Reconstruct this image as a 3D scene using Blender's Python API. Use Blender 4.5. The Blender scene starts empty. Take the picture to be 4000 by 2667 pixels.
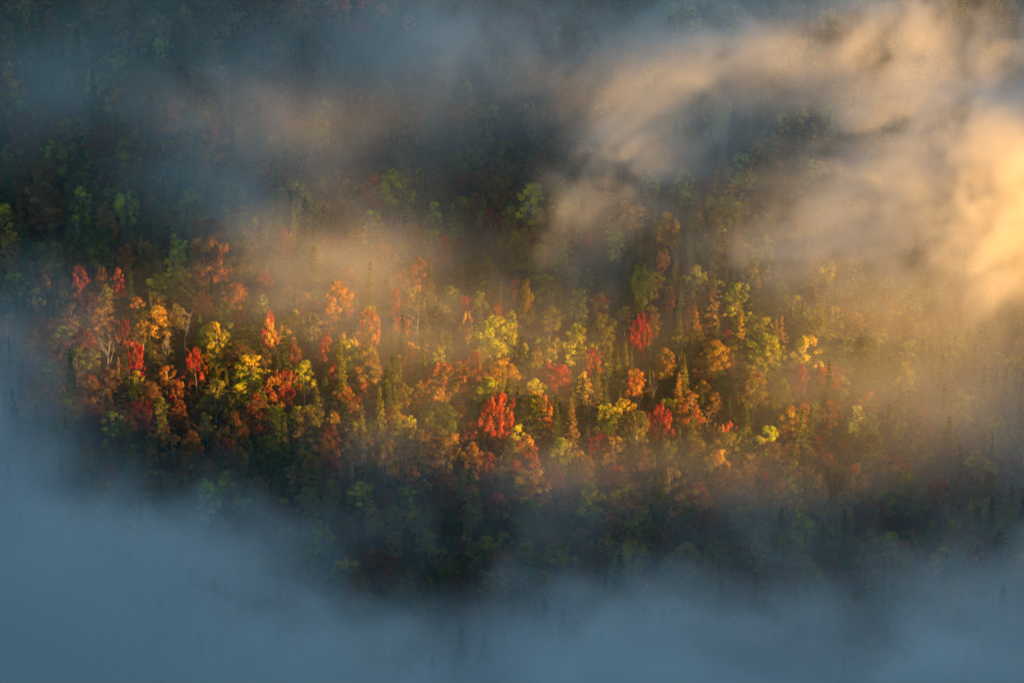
import bpy, math, random
import numpy as np
from mathutils import Vector, Matrix

# ------------------------------------------------------------------ scene, camera, sky, sun, exposure
sc = bpy.context.scene
COL = sc.collection
R = math.radians
SEED = 7
rnd = random.Random(SEED)

PITCH, DIST, SLOPE = R(22.0), 900.0, R(25.0)
TARGET = Vector((0.0, 0.0, 6.0))
cam_d = bpy.data.cameras.new("camera")
cam = bpy.data.objects.new("camera", cam_d)
COL.objects.link(cam)
cam.location = TARGET + Vector((0, -math.cos(PITCH), math.sin(PITCH))) * DIST
cam.rotation_euler = (math.pi / 2 - PITCH, 0, 0)
cam_d.sensor_width = 36.0
cam_d.lens = 129.6
cam_d.clip_start = 1.0
cam_d.clip_end = 12000.0
sc.camera = cam

SUN_AZ, SUN_EL = R(30.0), math.atan(0.26)          # azimuth measured from +X towards the camera side
world = bpy.data.worlds.new("World")
sc.world = world
world.use_nodes = True
wn = world.node_tree
bg = wn.nodes["Background"]
sky = wn.nodes.new("ShaderNodeTexSky")
sky.sky_type = 'NISHITA'
sky.sun_disc = False
sky.sun_elevation = SUN_EL
sky.sun_rotation = math.pi / 2 + SUN_AZ
sky.air_density = 1.0
sky.dust_density = 0.3
sky.ozone_density = 2.0
tint = wn.nodes.new("ShaderNodeMix"); tint.data_type = 'RGBA'; tint.blend_type = 'MULTIPLY'   # one even tint over the whole sky: the cool teal of the photograph
tint.inputs[0].default_value = 1.0; tint.inputs[7].default_value = (0.81, 1.09, 1.02, 1)
wn.links.new(sky.outputs[0], tint.inputs[6]); wn.links.new(tint.outputs[2], bg.inputs[0])
bg.inputs[1].default_value = 0.063

sun_dir = Vector((math.cos(SUN_AZ) * math.cos(SUN_EL), -math.sin(SUN_AZ) * math.cos(SUN_EL), math.sin(SUN_EL)))
sun_d = bpy.data.lights.new("sun", 'SUN')
sun_d.energy = 5.0
sun_d.angle = R(0.75)
sun_d.color = (1.0, 0.46, 0.06)
sun = bpy.data.objects.new("sun", sun_d)
COL.objects.link(sun)
sun.rotation_euler = sun_dir.to_track_quat('Z', 'Y').to_euler()
sun.location = sun_dir * 400

sc.view_settings.view_transform = 'Standard'
sc.view_settings.look = 'None'
sc.view_settings.exposure = 1.95
sc.view_settings.gamma = 1.0
sc.view_settings.use_curve_mapping = False

sc.render.engine = 'CYCLES'
sc.cycles.use_denoising = True
sc.cycles.max_bounces = 6
sc.cycles.diffuse_bounces = 2
sc.cycles.transmission_bounces = 2
sc.cycles.transparent_max_bounces = 8
sc.cycles.volume_bounces = 2
sc.cycles.volume_step_rate = 2.0
sc.cycles.volume_max_steps = 512

# ------------------------------------------------------------------ small helpers
def tag(o, label=None, cat=None, group=None, kind=None):
    if label: o["label"] = label
    if cat: o["category"] = cat
    if group: o["group"] = group
    if kind: o["kind"] = kind
    return o

def mesh_from(name, verts, faces, attrs=None, smooth=False):
    """verts (n,3), faces (m,k) all of one size; attrs: name -> per-face scalar array"""
    me = bpy.data.meshes.new(name)
    verts = np.asarray(verts, np.float32); faces = np.asarray(faces, np.int32)
    n, (m, k) = len(verts), faces.shape
    me.vertices.add(n); me.vertices.foreach_set("co", verts.ravel())
    me.loops.add(m * k); me.loops.foreach_set("vertex_index", faces.ravel())
    me.polygons.add(m)
    me.polygons.foreach_set("loop_start", np.arange(0, m * k, k, dtype=np.int32))
    me.update(calc_edges=True)
    for an, av in (attrs or {}).items():
        av = np.asarray(av, np.float32)
        if av.ndim == 1:
            a = me.attributes.new(an, 'FLOAT', 'FACE'); a.data.foreach_set("value", av)
        else:
            a = me.attributes.new(an, 'FLOAT_COLOR', 'CORNER')
            a.data.foreach_set("color", np.repeat(av, k, axis=0).ravel())
    if smooth:
        me.polygons.foreach_set("use_smooth", np.ones(m, bool))
    me.validate()
    return me

def ground(x, y):
    s = math.tan(SLOPE)
    b = (2.2 * np.sin(x * 0.031 + 1.3) * np.cos(y * 0.027 - 0.4) + 1.4 * np.sin(x * 0.071 - y * 0.053 + 2.0)
         + 0.5 * np.sin(x * 0.19 + 0.7) * np.sin(y * 0.17))
    return s * y + b

# ------------------------------------------------------------------ materials
def new_mat(name):
    m = bpy.data.materials.new(name); m.use_nodes = True
    nt = m.node_tree
    for n in list(nt.nodes): nt.nodes.remove(n)
    out = nt.nodes.new("ShaderNodeOutputMaterial")
    return m, nt, out

def N(nt, t, **kw):
    n = nt.nodes.new(t)
    for k, v in kw.items(): setattr(n, k, v)
    return n

def mix_rgb(nt, fac, a, b, blend='MIX'):
    n = N(nt, "ShaderNodeMix", data_type='RGBA', blend_type=blend)
    for sock, v in ((n.inputs[0], fac), (n.inputs[6], a), (n.inputs[7], b)):
        if hasattr(v, "is_linked") or isinstance(v, bpy.types.NodeSocket): nt.links.new(v, sock)
        else: sock.default_value = v
    return n.outputs[2]

def math_n(nt, op, a, b=0.0, clamp=False):
    n = N(nt, "ShaderNodeMath", operation=op, use_clamp=clamp)
    for sock, v in ((n.inputs[0], a), (n.inputs[1], b)):
        if isinstance(v, bpy.types.NodeSocket): nt.links.new(v, sock)
        else: sock.default_value = v
    return n.outputs[0]

def leaf_shader(nt, out, colour, trans=0.35):
    d = N(nt, "ShaderNodeBsdfDiffuse"); t = N(nt, "ShaderNodeBsdfTranslucent")
    nt.links.new(colour, d.inputs[0]); nt.links.new(colour, t.inputs[0])
    mx = N(nt, "ShaderNodeMixShader"); mx.inputs[0].default_value = trans
    nt.links.new(d.outputs[0], mx.inputs[1]); nt.links.new(t.outputs[0], mx.inputs[2])
    nt.links.new(mx.outputs[0], out.inputs[0])

def make_leaf_mat(name, trans):
    """leaf colour: the tree's own colour (object colour), a second colour in patches (object property), leaf to leaf variation"""
    m, nt, out = new_mat(name)
    oi = N(nt, "ShaderNodeObjectInfo")
    c2 = N(nt, "ShaderNodeAttribute", attribute_type='OBJECT', attribute_name="second_colour")
    am = N(nt, "ShaderNodeAttribute", attribute_type='OBJECT', attribute_name="second_share")
    tint = N(nt, "ShaderNodeAttribute", attribute_name="tint")
    tc = N(nt, "ShaderNodeTexCoord")
    no = N(nt, "ShaderNodeTexNoise"); no.inputs["Scale"].default_value = 0.22; no.inputs["Detail"].default_value = 2
    rv = N(nt, "ShaderNodeVectorMath", operation='ADD'); nt.links.new(tc.outputs["Object"], rv.inputs[0])
    rs = math_n(nt, 'MULTIPLY', oi.outputs["Random"], 80.0)
    cx = N(nt, "ShaderNodeCombineXYZ"); nt.links.new(rs, cx.inputs[0]); nt.links.new(cx.outputs[0], rv.inputs[1])
    nt.links.new(rv.outputs[0], no.inputs["Vector"])
    t2 = math_n(nt, 'SUBTRACT', no.outputs[0], 0.5); t2 = math_n(nt, 'MULTIPLY', t2, 4.2)
    t2 = math_n(nt, 'ADD', t2, am.outputs["Fac"]); 
    j = math_n(nt, 'MULTIPLY', math_n(nt, 'SUBTRACT', tint.outputs["Fac"], 0.5), 1.0)
    t2 = math_n(nt, 'ADD', t2, j, clamp=True)
    col = mix_rgb(nt, t2, oi.outputs["Color"], c2.outputs["Color"])
    hsv = N(nt, "ShaderNodeHueSaturation")
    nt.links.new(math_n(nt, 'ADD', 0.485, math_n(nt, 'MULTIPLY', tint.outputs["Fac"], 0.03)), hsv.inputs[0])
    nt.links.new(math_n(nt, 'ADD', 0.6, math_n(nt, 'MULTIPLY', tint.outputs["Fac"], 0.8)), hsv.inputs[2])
    nt.links.new(col, hsv.inputs[4])
    leaf_shader(nt, out, hsv.outputs[0], trans)
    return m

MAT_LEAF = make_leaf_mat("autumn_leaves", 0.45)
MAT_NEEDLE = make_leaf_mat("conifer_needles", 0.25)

def make_bark(name, a, b, scale=(3, 3, 0.6)):
    m, nt, out = new_mat(name)
    tc = N(nt, "ShaderNodeTexCoord"); mp = N(nt, "ShaderNodeMapping"); mp.inputs[3].default_value = scale
    nt.links.new(tc.outputs["Object"], mp.inputs[0])
    no = N(nt, "ShaderNodeTexNoise"); no.inputs["Scale"].default_value = 1.5; no.inputs["Detail"].default_value = 4
    nt.links.new(mp.outputs[0], no.inputs[0])
    f = math_n(nt, 'MULTIPLY', math_n(nt, 'SUBTRACT', no.outputs[0], 0.35), 3.0, clamp=True)
    d = N(nt, "ShaderNodeBsdfDiffuse"); nt.links.new(mix_rgb(nt, f, (*a, 1), (*b, 1)), d.inputs[0])
    nt.links.new(d.outputs[0], out.inputs[0])
    return m
MAT_BARK = make_bark("grey_brown_bark", (0.07, 0.05, 0.04), (0.16, 0.13, 0.10))
MAT_BIRCH = make_bark("pale_birch_bark", (0.16, 0.14, 0.11), (0.46, 0.42, 0.35), (3, 3, 2.5))
MAT_DEAD = make_bark("weathered_dead_wood", (0.13, 0.11, 0.09), (0.32, 0.28, 0.23))
MAT_DARKWOOD = make_bark("dark_bare_wood", (0.12, 0.08, 0.06), (0.22, 0.16, 0.12))

def make_ground_mat():
    m, nt, out = new_mat("forest_floor")
    tc = N(nt, "ShaderNodeTexCoord")
    no = N(nt, "ShaderNodeTexNoise"); no.inputs["Scale"].default_value = 0.12; no.inputs["Detail"].default_value = 8
    nt.links.new(tc.outputs["Object"], no.inputs[0])
    cr = N(nt, "ShaderNodeValToRGB"); nt.links.new(no.outputs[0], cr.inputs[0])
    e = cr.color_ramp.elements
    e[0].position, e[0].color = 0.35, (0.020, 0.022, 0.012, 1)
    e[1].position, e[1].color = 0.70, (0.075, 0.045, 0.022, 1)
    d = N(nt, "ShaderNodeBsdfDiffuse"); nt.links.new(cr.outputs[0], d.inputs[0])
    nt.links.new(d.outputs[0], out.inputs[0])
    return m
MAT_GROUND = make_ground_mat()

def make_attr_leaf():
    m, nt, out = new_mat("mixed_foliage")
    a = N(nt, "ShaderNodeAttribute", attribute_name="leaf_colour")
    leaf_shader(nt, out, a.outputs["Color"], 0.3)
    return m
MAT_MIXED = make_attr_leaf()

# ------------------------------------------------------------------ terrain and the added hills that shade all but a sunlit band
def grid_mesh(name, xs, ys, zf):
    X, Y = np.meshgrid(xs, ys)
    V = np.stack([X.ravel(), Y.ravel(), zf(X, Y).ravel()], 1)
    nx, ny = len(xs), len(ys)
    i = (np.arange(ny - 1)[:, None] * nx + np.arange(nx - 1)[None]).ravel()
    F = np.stack([i, i + 1, i + nx + 1, i + nx], 1)
    return mesh_from(name, V, F, smooth=True)

def terrain_z(X, Y):
    near = ground(X, np.clip(Y, -280, 420))
    up = np.clip(Y - 420, 0, None) * 0.10
    return near + up

dense = np.linspace(-220, 260, 193)
xs = np.concatenate([np.linspace(-4500, -240, 24), dense, np.linspace(290, 4500, 26)])
ysd = np.linspace(-280, 260, 181)
ys = np.concatenate([np.linspace(-4500, -300, 24), ysd, np.linspace(280, 420, 15), np.linspace(470, 4500, 24)])
hill = bpy.data.objects.new("hillside", grid_mesh("hillside", xs, ys, terrain_z))
hill.data.materials.append(MAT_GROUND); COL.objects.link(hill)
tag(hill, "dark forest floor of the steep wooded hillside", kind="structure")

RIDGE_S = 1800.0
ex, ey = math.cos(SUN_AZ), -math.sin(SUN_AZ)       # towards the sun
ax, ay = math.sin(SUN_AZ), math.cos(SUN_AZ)        # across, away from the camera
def shade_mountain(name, label, a_pts, h_pts, bump_seed):  # unseen ridge, its skyline shaped to cut the sunlight on the slope
    na, ns = 220, 40
    A = np.interp(np.linspace(0, 1, na), np.linspace(0, 1, len(a_pts)), a_pts)
    A = np.unique(np.concatenate([A, np.linspace(min(a_pts), max(a_pts), na)]))
    H = np.interp(A, a_pts, h_pts)
    r = np.random.RandomState(bump_seed)
    jit = np.convolve(r.normal(0, 1, len(A) + 8), np.ones(3) / 3, 'same')[4:-4] * 2.5
    S = np.linspace(-700, 700, ns)
    prof = 1 - np.abs(S) / 700 * 0.97
    base = -260.0
    Z = base + (H + jit - base)[:, None] * prof[None, :] ** 0.9
    X = (RIDGE_S + S)[None, :] * ex + A[:, None] * ax
    Y = (RIDGE_S + S)[None, :] * ey + A[:, None] * ay
    V = np.stack([X.ravel(), Y.ravel(), Z.ravel()], 1)
    i = (np.arange(len(A) - 1)[:, None] * ns + np.arange(ns - 1)[None]).ravel()
    F = np.stack([i, i + 1, i + ns + 1, i + ns], 1)
    o = bpy.data.objects.new(name, mesh_from(name, V, F))
    o.data.materials.append(MAT_GROUND); COL.objects.link(o)
    return tag(o, label, kind="structure")
H0 = RIDGE_S * math.tan(SUN_EL)
shade_mountain("shade_mountain", "added ridge out of view that shades the lower slope",
         [-1100, -500, -155, -95, -75, -61, -45, -31, 4, 16, 24, 36, 44, 52],
         [H0 + v for v in (300, 190, 99, 63, 47, 30, 8, -8, -18, -17, -12, -7, -3, -3)], 3)
shade_mountain("shade_mountain", "added steep peak out of view that shades the upper slope",
         [53, 57, 62, 72, 140, 400, 1000],
         [H0 + v for v in (-2, 16, 60, 102, 150, 260, 360)], 4)

SHADE_CLOUD_MAT, nt_, out_ = new_mat("shade_cloud_vapour")  # vapour of the clouds added out of view to block sunlight
pv = N(nt_, "ShaderNodeVolumePrincipled"); pv.inputs["Color"].default_value = (0.97, 0.97, 0.97, 1); pv.inputs["Density"].default_value = 0.009
nt_.links.new(pv.outputs[0], out_.inputs["Volume"])
def shade_cloud_bank(label, seed, a_pts, under_pts, over_pts, soft0, soft1):
    """cloud added off to the right to shade the upper slope: heights given as seen along the sunlight"""
    r = np.random.RandomState(seed)
    na, ns_ = max(24, int((a_pts[-1] - a_pts[0]) / 3.2)), 46
    A1 = np.linspace(a_pts[0], a_pts[-1], na); S1 = np.linspace(0, 1, ns_)
    under, over = np.interp(A1, a_pts, under_pts), np.interp(A1, a_pts, over_pts)
    ks = [(r.uniform(0.05, 0.22), r.uniform(0.01, 0.05), r.uniform(0, 6.28), r.uniform(0, 6.28)) for _ in range(9)]
    def bumps(a, sx_): return sum(np.sin(a * k[0] + k[2]) * np.sin(sx_ * k[1] + k[3]) for k in ks)
    s0, s1 = 650.0, 1300.0
    AA, SS = np.meshgrid(A1, s0 + S1 * (s1 - s0))
    AA2 = AA + 2.2 * bumps(AA + 40, SS * 1.1)
    rim = np.clip(np.minimum(np.minimum((AA - a_pts[0]) / soft0, (a_pts[-1] - AA) / soft1), 1.0), 0, 1) ** 0.5 * np.sqrt(np.clip(1 - ((SS - 0.5 * (s0 + s1)) / (0.5 * (s1 - s0))) ** 2, 0, 1))
    half = 0.5 * (over - under)[None, :]
    mid = under[None, :] + half + SS * math.tan(SUN_EL)
    lowz = mid - (half + 3.4 * bumps(AA, SS)) * rim - 0.5
    topz = mid + (half + (1.4 + half * 0.05) * bumps(AA * 0.8 + 50, SS * 0.8)) * rim + 0.5
    X, Y = SS * ex + AA2 * ax, SS * ey + AA2 * ay
    n = AA.size
    V = np.concatenate([np.stack([X.ravel(), Y.ravel(), lowz.ravel()], 1), np.stack([X.ravel(), Y.ravel(), topz.ravel()], 1)])
    F = []
    for i in range(ns_ - 1):
        for j in range(na - 1):
            q = (i * na + j, i * na + j + 1, (i + 1) * na + j + 1, (i + 1) * na + j)
            F.append(q[::-1]); F.append(tuple(v + n for v in q))
    ring = [j for j in range(na)] + [i * na + na - 1 for i in range(1, ns_)] + [(ns_ - 1) * na + j for j in range(na - 2, -1, -1)] + [i * na for i in range(ns_ - 2, 0, -1)]
    for p, q in zip(ring, ring[1:] + ring[:1]): F.append((p, q, q + n, p + n))
    me = bpy.data.meshes.new("shade_cloud"); me.from_pydata(V.tolist(), [], F); me.materials.append(SHADE_CLOUD_MAT)
    o = bpy.data.objects.new("shade_cloud", me); COL.objects.link(o)
    return tag(o, label, kind="stuff")
shade_cloud_bank("broad cloud bank added out of view to shade the upper left", 11, [-260, -90, -58, -45, -34, -25, 4, 14], [50, 36, 34, 40, 47, 53, 54, 56], [200, 200, 200, 200, 200, 200, 200, 190], 60, 6)
shade_cloud_bank("thin cloud shelf added out of view to shade the upper centre and right", 12, [28, 37, 44, 55, 66], [47, 42, 38, 32, 28], [54, 50, 48, 52, 56], 5, 6)
shade_cloud_bank("upper cloud deck added out of view to shade the top", 13, [13, 33, 64], [78, 77, 77], [200, 200, 190], 6, 6)

# ------------------------------------------------------------------ tree shapes (numpy)
def unit(v):
    return v / (np.linalg.norm(v, axis=-1, keepdims=True) + 1e-9)

def cards(c, n, size, r, aspect=0.62):
    """diamond shaped leaf clumps: centres c, normals n, half length size"""
    k = len(c)
    t = unit(np.cross(n, r.normal(size=(k, 3))))
    b = np.cross(n, t)
    s = np.asarray(size).reshape(-1, 1)
    bend = n * s * 0.22
    V = np.stack([c - t * s, c - b * s * aspect + bend, c + t * s, c + b * s * aspect + bend], 1).reshape(-1, 3)
    F = np.arange(k * 4).reshape(-1, 4)
    return V, F

def dir_cards(c, d, n, length, width):
    """pointed sprays: from c along d, lying across n"""
    k = len(c); b = unit(np.cross(n, d))
    L = np.asarray(length).reshape(-1, 1); W = np.asarray(width).reshape(-1, 1)
    V = np.stack([c, c + d * L * 0.45 - b * W, c + d * L, c + d * L * 0.45 + b * W], 1).reshape(-1, 3)
    return V, np.arange(k * 4).reshape(-1, 4)

def tube(path, radii, sides=5):
    P = np.asarray(path, float); n = len(P)
    T = unit(np.gradient(P, axis=0))
    up = np.where(np.abs(T[:, 2:3]) > 0.9, [[1.0, 0, 0]], [[0, 0, 1.0]])
    A = unit(np.cross(T, up)); B = np.cross(T, A)
    an = np.linspace(0, 2 * np.pi, sides, endpoint=False)
    V = (P[:, None] + np.asarray(radii)[:, None, None] * (np.cos(an)[None, :, None] * A[:, None] + np.sin(an)[None, :, None] * B[:, None])).reshape(-1, 3)
    F = []
    for i in range(n - 1):
        for j in range(sides):
            k = (j + 1) % sides
            F.append((i * sides + j, i * sides + k, (i + 1) * sides + k, (i + 1) * sides + j))
    return V, np.array(F)

def join(parts):
    V, F, o = [], [], 0
    for v, f in parts:
        V.append(v); F.append(f + o); o += len(v)
    return np.concatenate(V), np.concatenate(F)

def broadleaf(seed, shape, leaves=7400, leaf=0.26):
    """unit tree: crown radius 1 at full height 1 is scaled later; built here at 16 m tall, crown radius 4.5 m"""
    r = np.random.RandomState(seed)
    Ht, Rc = 16.0, 4.5
    base = {'round': 3.8, 'oval': 3.2, 'upright': 3.4, 'birch': 4.4, 'column': 2.6}[shape]
    nc = {'round': 46, 'oval': 48, 'upright': 52, 'birch': 34, 'column': 44}[shape]
    def env(t):
        if shape == 'round': return np.sqrt(np.clip(1 - (2 * t - 0.9) ** 2 * 0.85, 0.02, 1))
        if shape == 'oval': return np.clip(1.25 * np.sin(np.pi * np.clip(t * 0.86 + 0.12, 0, 1)) ** 0.9, 0.05, 1) * (1 - 0.25 * t)
        if shape == 'upright': return np.clip(0.55 + 0.5 * np.sin(np.pi * np.clip(t * 0.8 + 0.1, 0, 1)), 0, 1) * (1 - 0.35 * t ** 3)
        if shape == 'birch': return np.clip(np.sin(np.pi * np.clip(t * 0.85 + 0.1, 0, 1)) ** 0.8, 0.05, 1) * 0.9
        return np.clip(1 - 0.8 * t ** 1.6, 0.1, 1) * 0.75
    lob = r.uniform(0, 2 * np.pi, 3)
    t = np.sort(r.uniform(0, 1, nc)) ** 0.85
    ph = np.arange(nc) * 2.399 + r.uniform(0, 0.9, nc)
    wob = 1 + 0.26 * np.sin(ph + lob[2] + 2 * t) + 0.24 * np.sin(2 * ph + lob[0]) + 0.18 * np.sin(3 * ph + lob[1] + 3 * t)
    rr = env(t) * Rc * r.uniform(0.40, 1.0, nc) * wob
    cz = base + t * (Ht - base - 0.8)
    C = np.stack([rr * np.cos(ph), rr * np.sin(ph), cz], 1)
    rad = {'round': 1.35, 'oval': 1.25, 'upright': 0.85, 'birch': 1.15, 'column': 1.05}[shape] * r.uniform(0.50, 1.35, nc) * (1 - 0.25 * t)
    zs = {'upright': 1.9, 'column': 1.25}.get(shape, 0.85)
    w = rad ** 2; cnt = np.maximum((leaves * w / w.sum()).astype(int), 6)
    c_, n_, s_, tint = [], [], [], []
    clump_t = r.uniform(0.15, 0.85, nc)
    for i in range(nc):
        k = cnt[i]
        out = unit(np.array([np.cos(ph[i]) * 0.6, np.sin(ph[i]) * 0.6, 0.55]))
        d = unit(r.normal(size=(k, 3)) + out * 0.75)
        rho = rad[i] * r.uniform(0.35, 1.0, (k, 1)) ** 0.55
        # ragged sprays: a few directions reach farther than the rest
        rho = rho * (1 + 0.35 * np.sin(d[:, :1] * 7 + i) * np.sin(d[:, 1:2] * 6 + 2 * i) + 0.22 * np.sin(d[:, 2:3] * 9 + i))
        p = d * rho
        hh = p[:, 2:3]
        p = p * np.array([1, 1, zs])
        if shape == 'upright':
            taper = np.clip(1 - 0.42 * p[:, 2:3] / (rad[i] * zs), 0.18, 1.3)
            p[:, :2] *= taper
            p[:, :2] += out[:2] * hh * 0.5
        c_.append(C[i] + p); n_.append(unit(d * 0.8 + r.normal(size=(k, 3)) * 0.55 + np.array([0, 0, 0.25])))
        s_.append(r.uniform(0.6, 1.25, k) * leaf)
        tint.append(np.clip(clump_t[i] + r.normal(0, 0.22, k), 0, 1))
    c_, n_, s_, tint = map(np.concatenate, (c_, n_, s_, tint))
    V, F = cards(c_, n_, s_, r)
    # trunk and limbs
    lean = r.normal(0, 0.35, 2)
    zz = np.linspace(0, 1, 7)
    tp = np.stack([lean[0] * zz ** 2 * 2, lean[1] * zz ** 2 * 2, zz * Ht * 0.86], 1)
    parts = [tube(tp, 0.24 * (1 - zz * 0.85) + 0.02, 6)]
    for i in r.permutation(nc)[:min(nc, 20)]:
        h = max(base * 0.75, C[i, 2] - 1.0 - 0.75 * rr[i])
        f = min(h / (Ht * 0.86), 0.95)
        p0 = np.array([lean[0] * f * f * 2, lean[1] * f * f * 2, h])
        mid = (p0 * 0.45 + C[i] * 0.55) - np.array([0, 0, 0.3])
        parts.append(tube([p0, mid, C[i], C[i] + (C[i] - mid) * 0.35], [0.10, 0.075, 0.045, 0.015], 4))
    return (V, F, tint), join(parts)

def spruce(seed, Rb=2.3, droop=0.35, n_wh=30, ragged=0.2, gap=0.0):
    """built 16 m tall"""
    r = np.random.RandomState(seed)
    Ht = 16.0
    cs, ds, ns, Ls, Ws, tint = [], [], [], [], [], []
    for i in range(n_wh):
        t = (i + r.uniform(-0.3, 0.3)) / n_wh
        z = 1.2 + (Ht - 1.5) * max(t, 0) ** 0.93
        f = 1 - z / Ht
        rb = Rb * 1.12 * (0.93 * f ** 1.05 + 0.035) * (1 + r.normal(0, 0.13) + 0.10 * (-1) ** i)
        nb = int(6 + 4 * f)
        for b in range(nb):
            if r.rand() < gap: continue
            ph = 2 * np.pi * (b + 0.5 * (i % 2)) / nb + r.normal(0, 0.2)
            L = rb * (1 + r.normal(0, ragged))
            o = np.array([np.cos(ph), np.sin(ph), 0])
            side = np.array([-np.sin(ph), np.cos(ph), 0])
            nseg = max(2, int(2 + 5 * L / Rb))
            tb = r.rand()
            for k in range(nseg):
                q = (k + 0.4) / nseg
                dz = -droop * L * q + 0.35 * L * q * q - 0.1 * q
                p = o * L * q + np.array([0, 0, z + dz])
                for sg in (-1, 1):
                    d = o * 0.75 + side * sg * 0.75 * (1 - 0.4 * q) + np.array([0, 0, -0.30 + r.normal(0, 0.12)])
                    cs.append(p); ds.append(d); ns.append(np.array([0, 0, 1.0]) + r.normal(0, 0.25, 3) + o * 0.45)
                    Ls.append((0.42 + 0.50 * L * (1 - 0.55 * q) * 0.62) * r.uniform(0.8, 1.2)); Ws.append(0.17 + 0.05 * L)
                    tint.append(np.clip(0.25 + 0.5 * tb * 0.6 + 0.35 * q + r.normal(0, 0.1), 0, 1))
            cs.append(o * L * 0.72 + np.array([0, 0, z - droop * L * 0.7 + 0.18 * L])); ds.append(o + np.array([0, 0, 0.05])); ns.append(np.array([0, 0, 1.0]) + o * 0.3)
            Ls.append(0.45 + 0.28 * L); Ws.append(0.16); tint.append(r.uniform(0.5, 1))
    for k in range(34):      # the leader
        z = Ht - 2.6 * (k / 34.0)
        ph = r.uniform(0, 6.28)
        cs.append(np.array([0, 0, z])); ds.append(np.array([np.cos(ph) * 0.6, np.sin(ph) * 0.6, 0.65])); ns.append(np.array([np.cos(ph + 1.57), np.sin(ph + 1.57), 0.3]))
        Ls.append(0.22 + 0.012 * k); Ws.append(0.08); tint.append(r.uniform(0.4, 1))
    cs, ds, ns = map(np.array, (cs, ds, ns))
    V, F = dir_cards(cs, unit(ds), unit(ns), np.array(Ls), np.array(Ws))
    zz = np.linspace(0, 1, 6)
    tr = tube(np.stack([0 * zz, 0 * zz, zz * Ht * 0.98], 1), 0.20 * (1 - zz) + 0.015, 6)
    return (V, F, np.array(tint)), tr

def pine(seed):
    r = np.random.RandomState(seed)
    Ht = 16.0
    cs, ns, ss, tint = [], [], [], []
    limbs = []
    for i in range(24):
        t = (i + r.uniform(-0.4, 0.4)) / 24
        z = 4.5 + 11.2 * max(t, 0)
        L = (4.2 * (1 - t) ** 0.8 + 0.5) * r.uniform(0.55, 1.15)
        ph = i * 2.4 + r.normal(0, 0.3)
        o = np.array([np.cos(ph), np.sin(ph), 0.0])
        limbs.append(tube([[0, 0, z], o * L * 0.5 + [0, 0, z + 0.1], o * L + [0, 0, z + 0.25 * L * 0.5]], [0.09, 0.06, 0.02], 4))
        for q in np.linspace(0.3, 1.0, 5):
            k = 30
            c = o * L * q + np.array([0, 0, z + 0.1 + 0.2 * L * q * q * 0.5])
            e = r.normal(size=(k, 3)) * np.array([0.62, 0.62, 0.16]) * (0.6 + 0.5 * q)
            cs.append(c + e); ns.append(unit(np.array([0, 0, 1.0]) + r.normal(0, 0.5, (k, 3))))
            ss.append(r.uniform(0.25, 0.5, k)); tint.append(np.clip(r.uniform(0.2, 0.9) + r.normal(0, 0.15, k), 0, 1))
    cs, ns, ss, tint = map(np.concatenate, (cs, ns, ss, tint))
    V, F = cards(cs, ns, ss, r, 0.35)
    zz = np.linspace(0, 1, 6)
    tr = tube(np.stack([0 * zz, 0 * zz, zz * Ht * 0.97], 1), 0.26 * (1 - zz) + 0.02, 6)
    return (V, F, tint), join([tr] + limbs)

def bare(seed, spread=0.9, forks=6, leader=True, lean=0.0):
    """leafless tree 14 m tall: (trunk, [limb, ...])"""
    r = np.random.RandomState(seed)
    Ht = 14.0
    zz = np.linspace(0, 1, 9)
    wob = np.cumsum(r.normal(0, 0.10, (9, 2)), 0) + np.outer(zz ** 1.3, [lean, 0])
    tp = np.concatenate([wob * zz[:, None] * 2 + 0, (zz * Ht)[:, None]], 1)
    tr = 0.26 * (1 - zz * 0.9) + 0.02
    if not leader:
        tp = tp[:6]; tr = tr[:6] * 1.0
    trunk = tube(tp, tr, 6)
    limbs = []
    def grow(p, d, L, rad, depth, parts):
        n = 5
        pts = [p]; dd = d
        for i in range(n):
            dd = unit(dd + r.normal(0, 0.20, 3) + np.array([0, 0, 0.06]))
            pts.append(pts[-1] + dd * L / n)
        parts.append(tube(pts, np.linspace(rad, rad * 0.35 + 0.012, n + 1), 4))
        if depth == 0: return
        for k in range(3 if depth > 1 else 3):
            i = r.randint(1, n + 1)
            nd = unit(dd + r.normal(0, 0.65, 3) + np.array([0, 0, 0.12]))
            grow(pts[i], nd, L * r.uniform(0.45, 0.7), rad * 0.55, depth - 1, parts)
    for k in range(forks):
        f = 0.36 + 0.6 * k / forks
        idx = f * (len(tp) - 1); i0 = min(int(idx), len(tp) - 2); p = tp[i0] + (tp[i0 + 1] - tp[i0]) * (idx - i0)
        ph = k * 2.4 + r.normal(0, 0.4)
        d = unit(np.array([np.cos(ph) * spread, np.sin(ph) * spread, 0.75]))
        parts = []
        grow(p, d, (5.2 - 3.0 * f) * r.uniform(0.8, 1.2), 0.13 * (1.2 - f * 0.6), 2, parts)
        limbs.append(join(parts))
    return trunk, limbs

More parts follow.
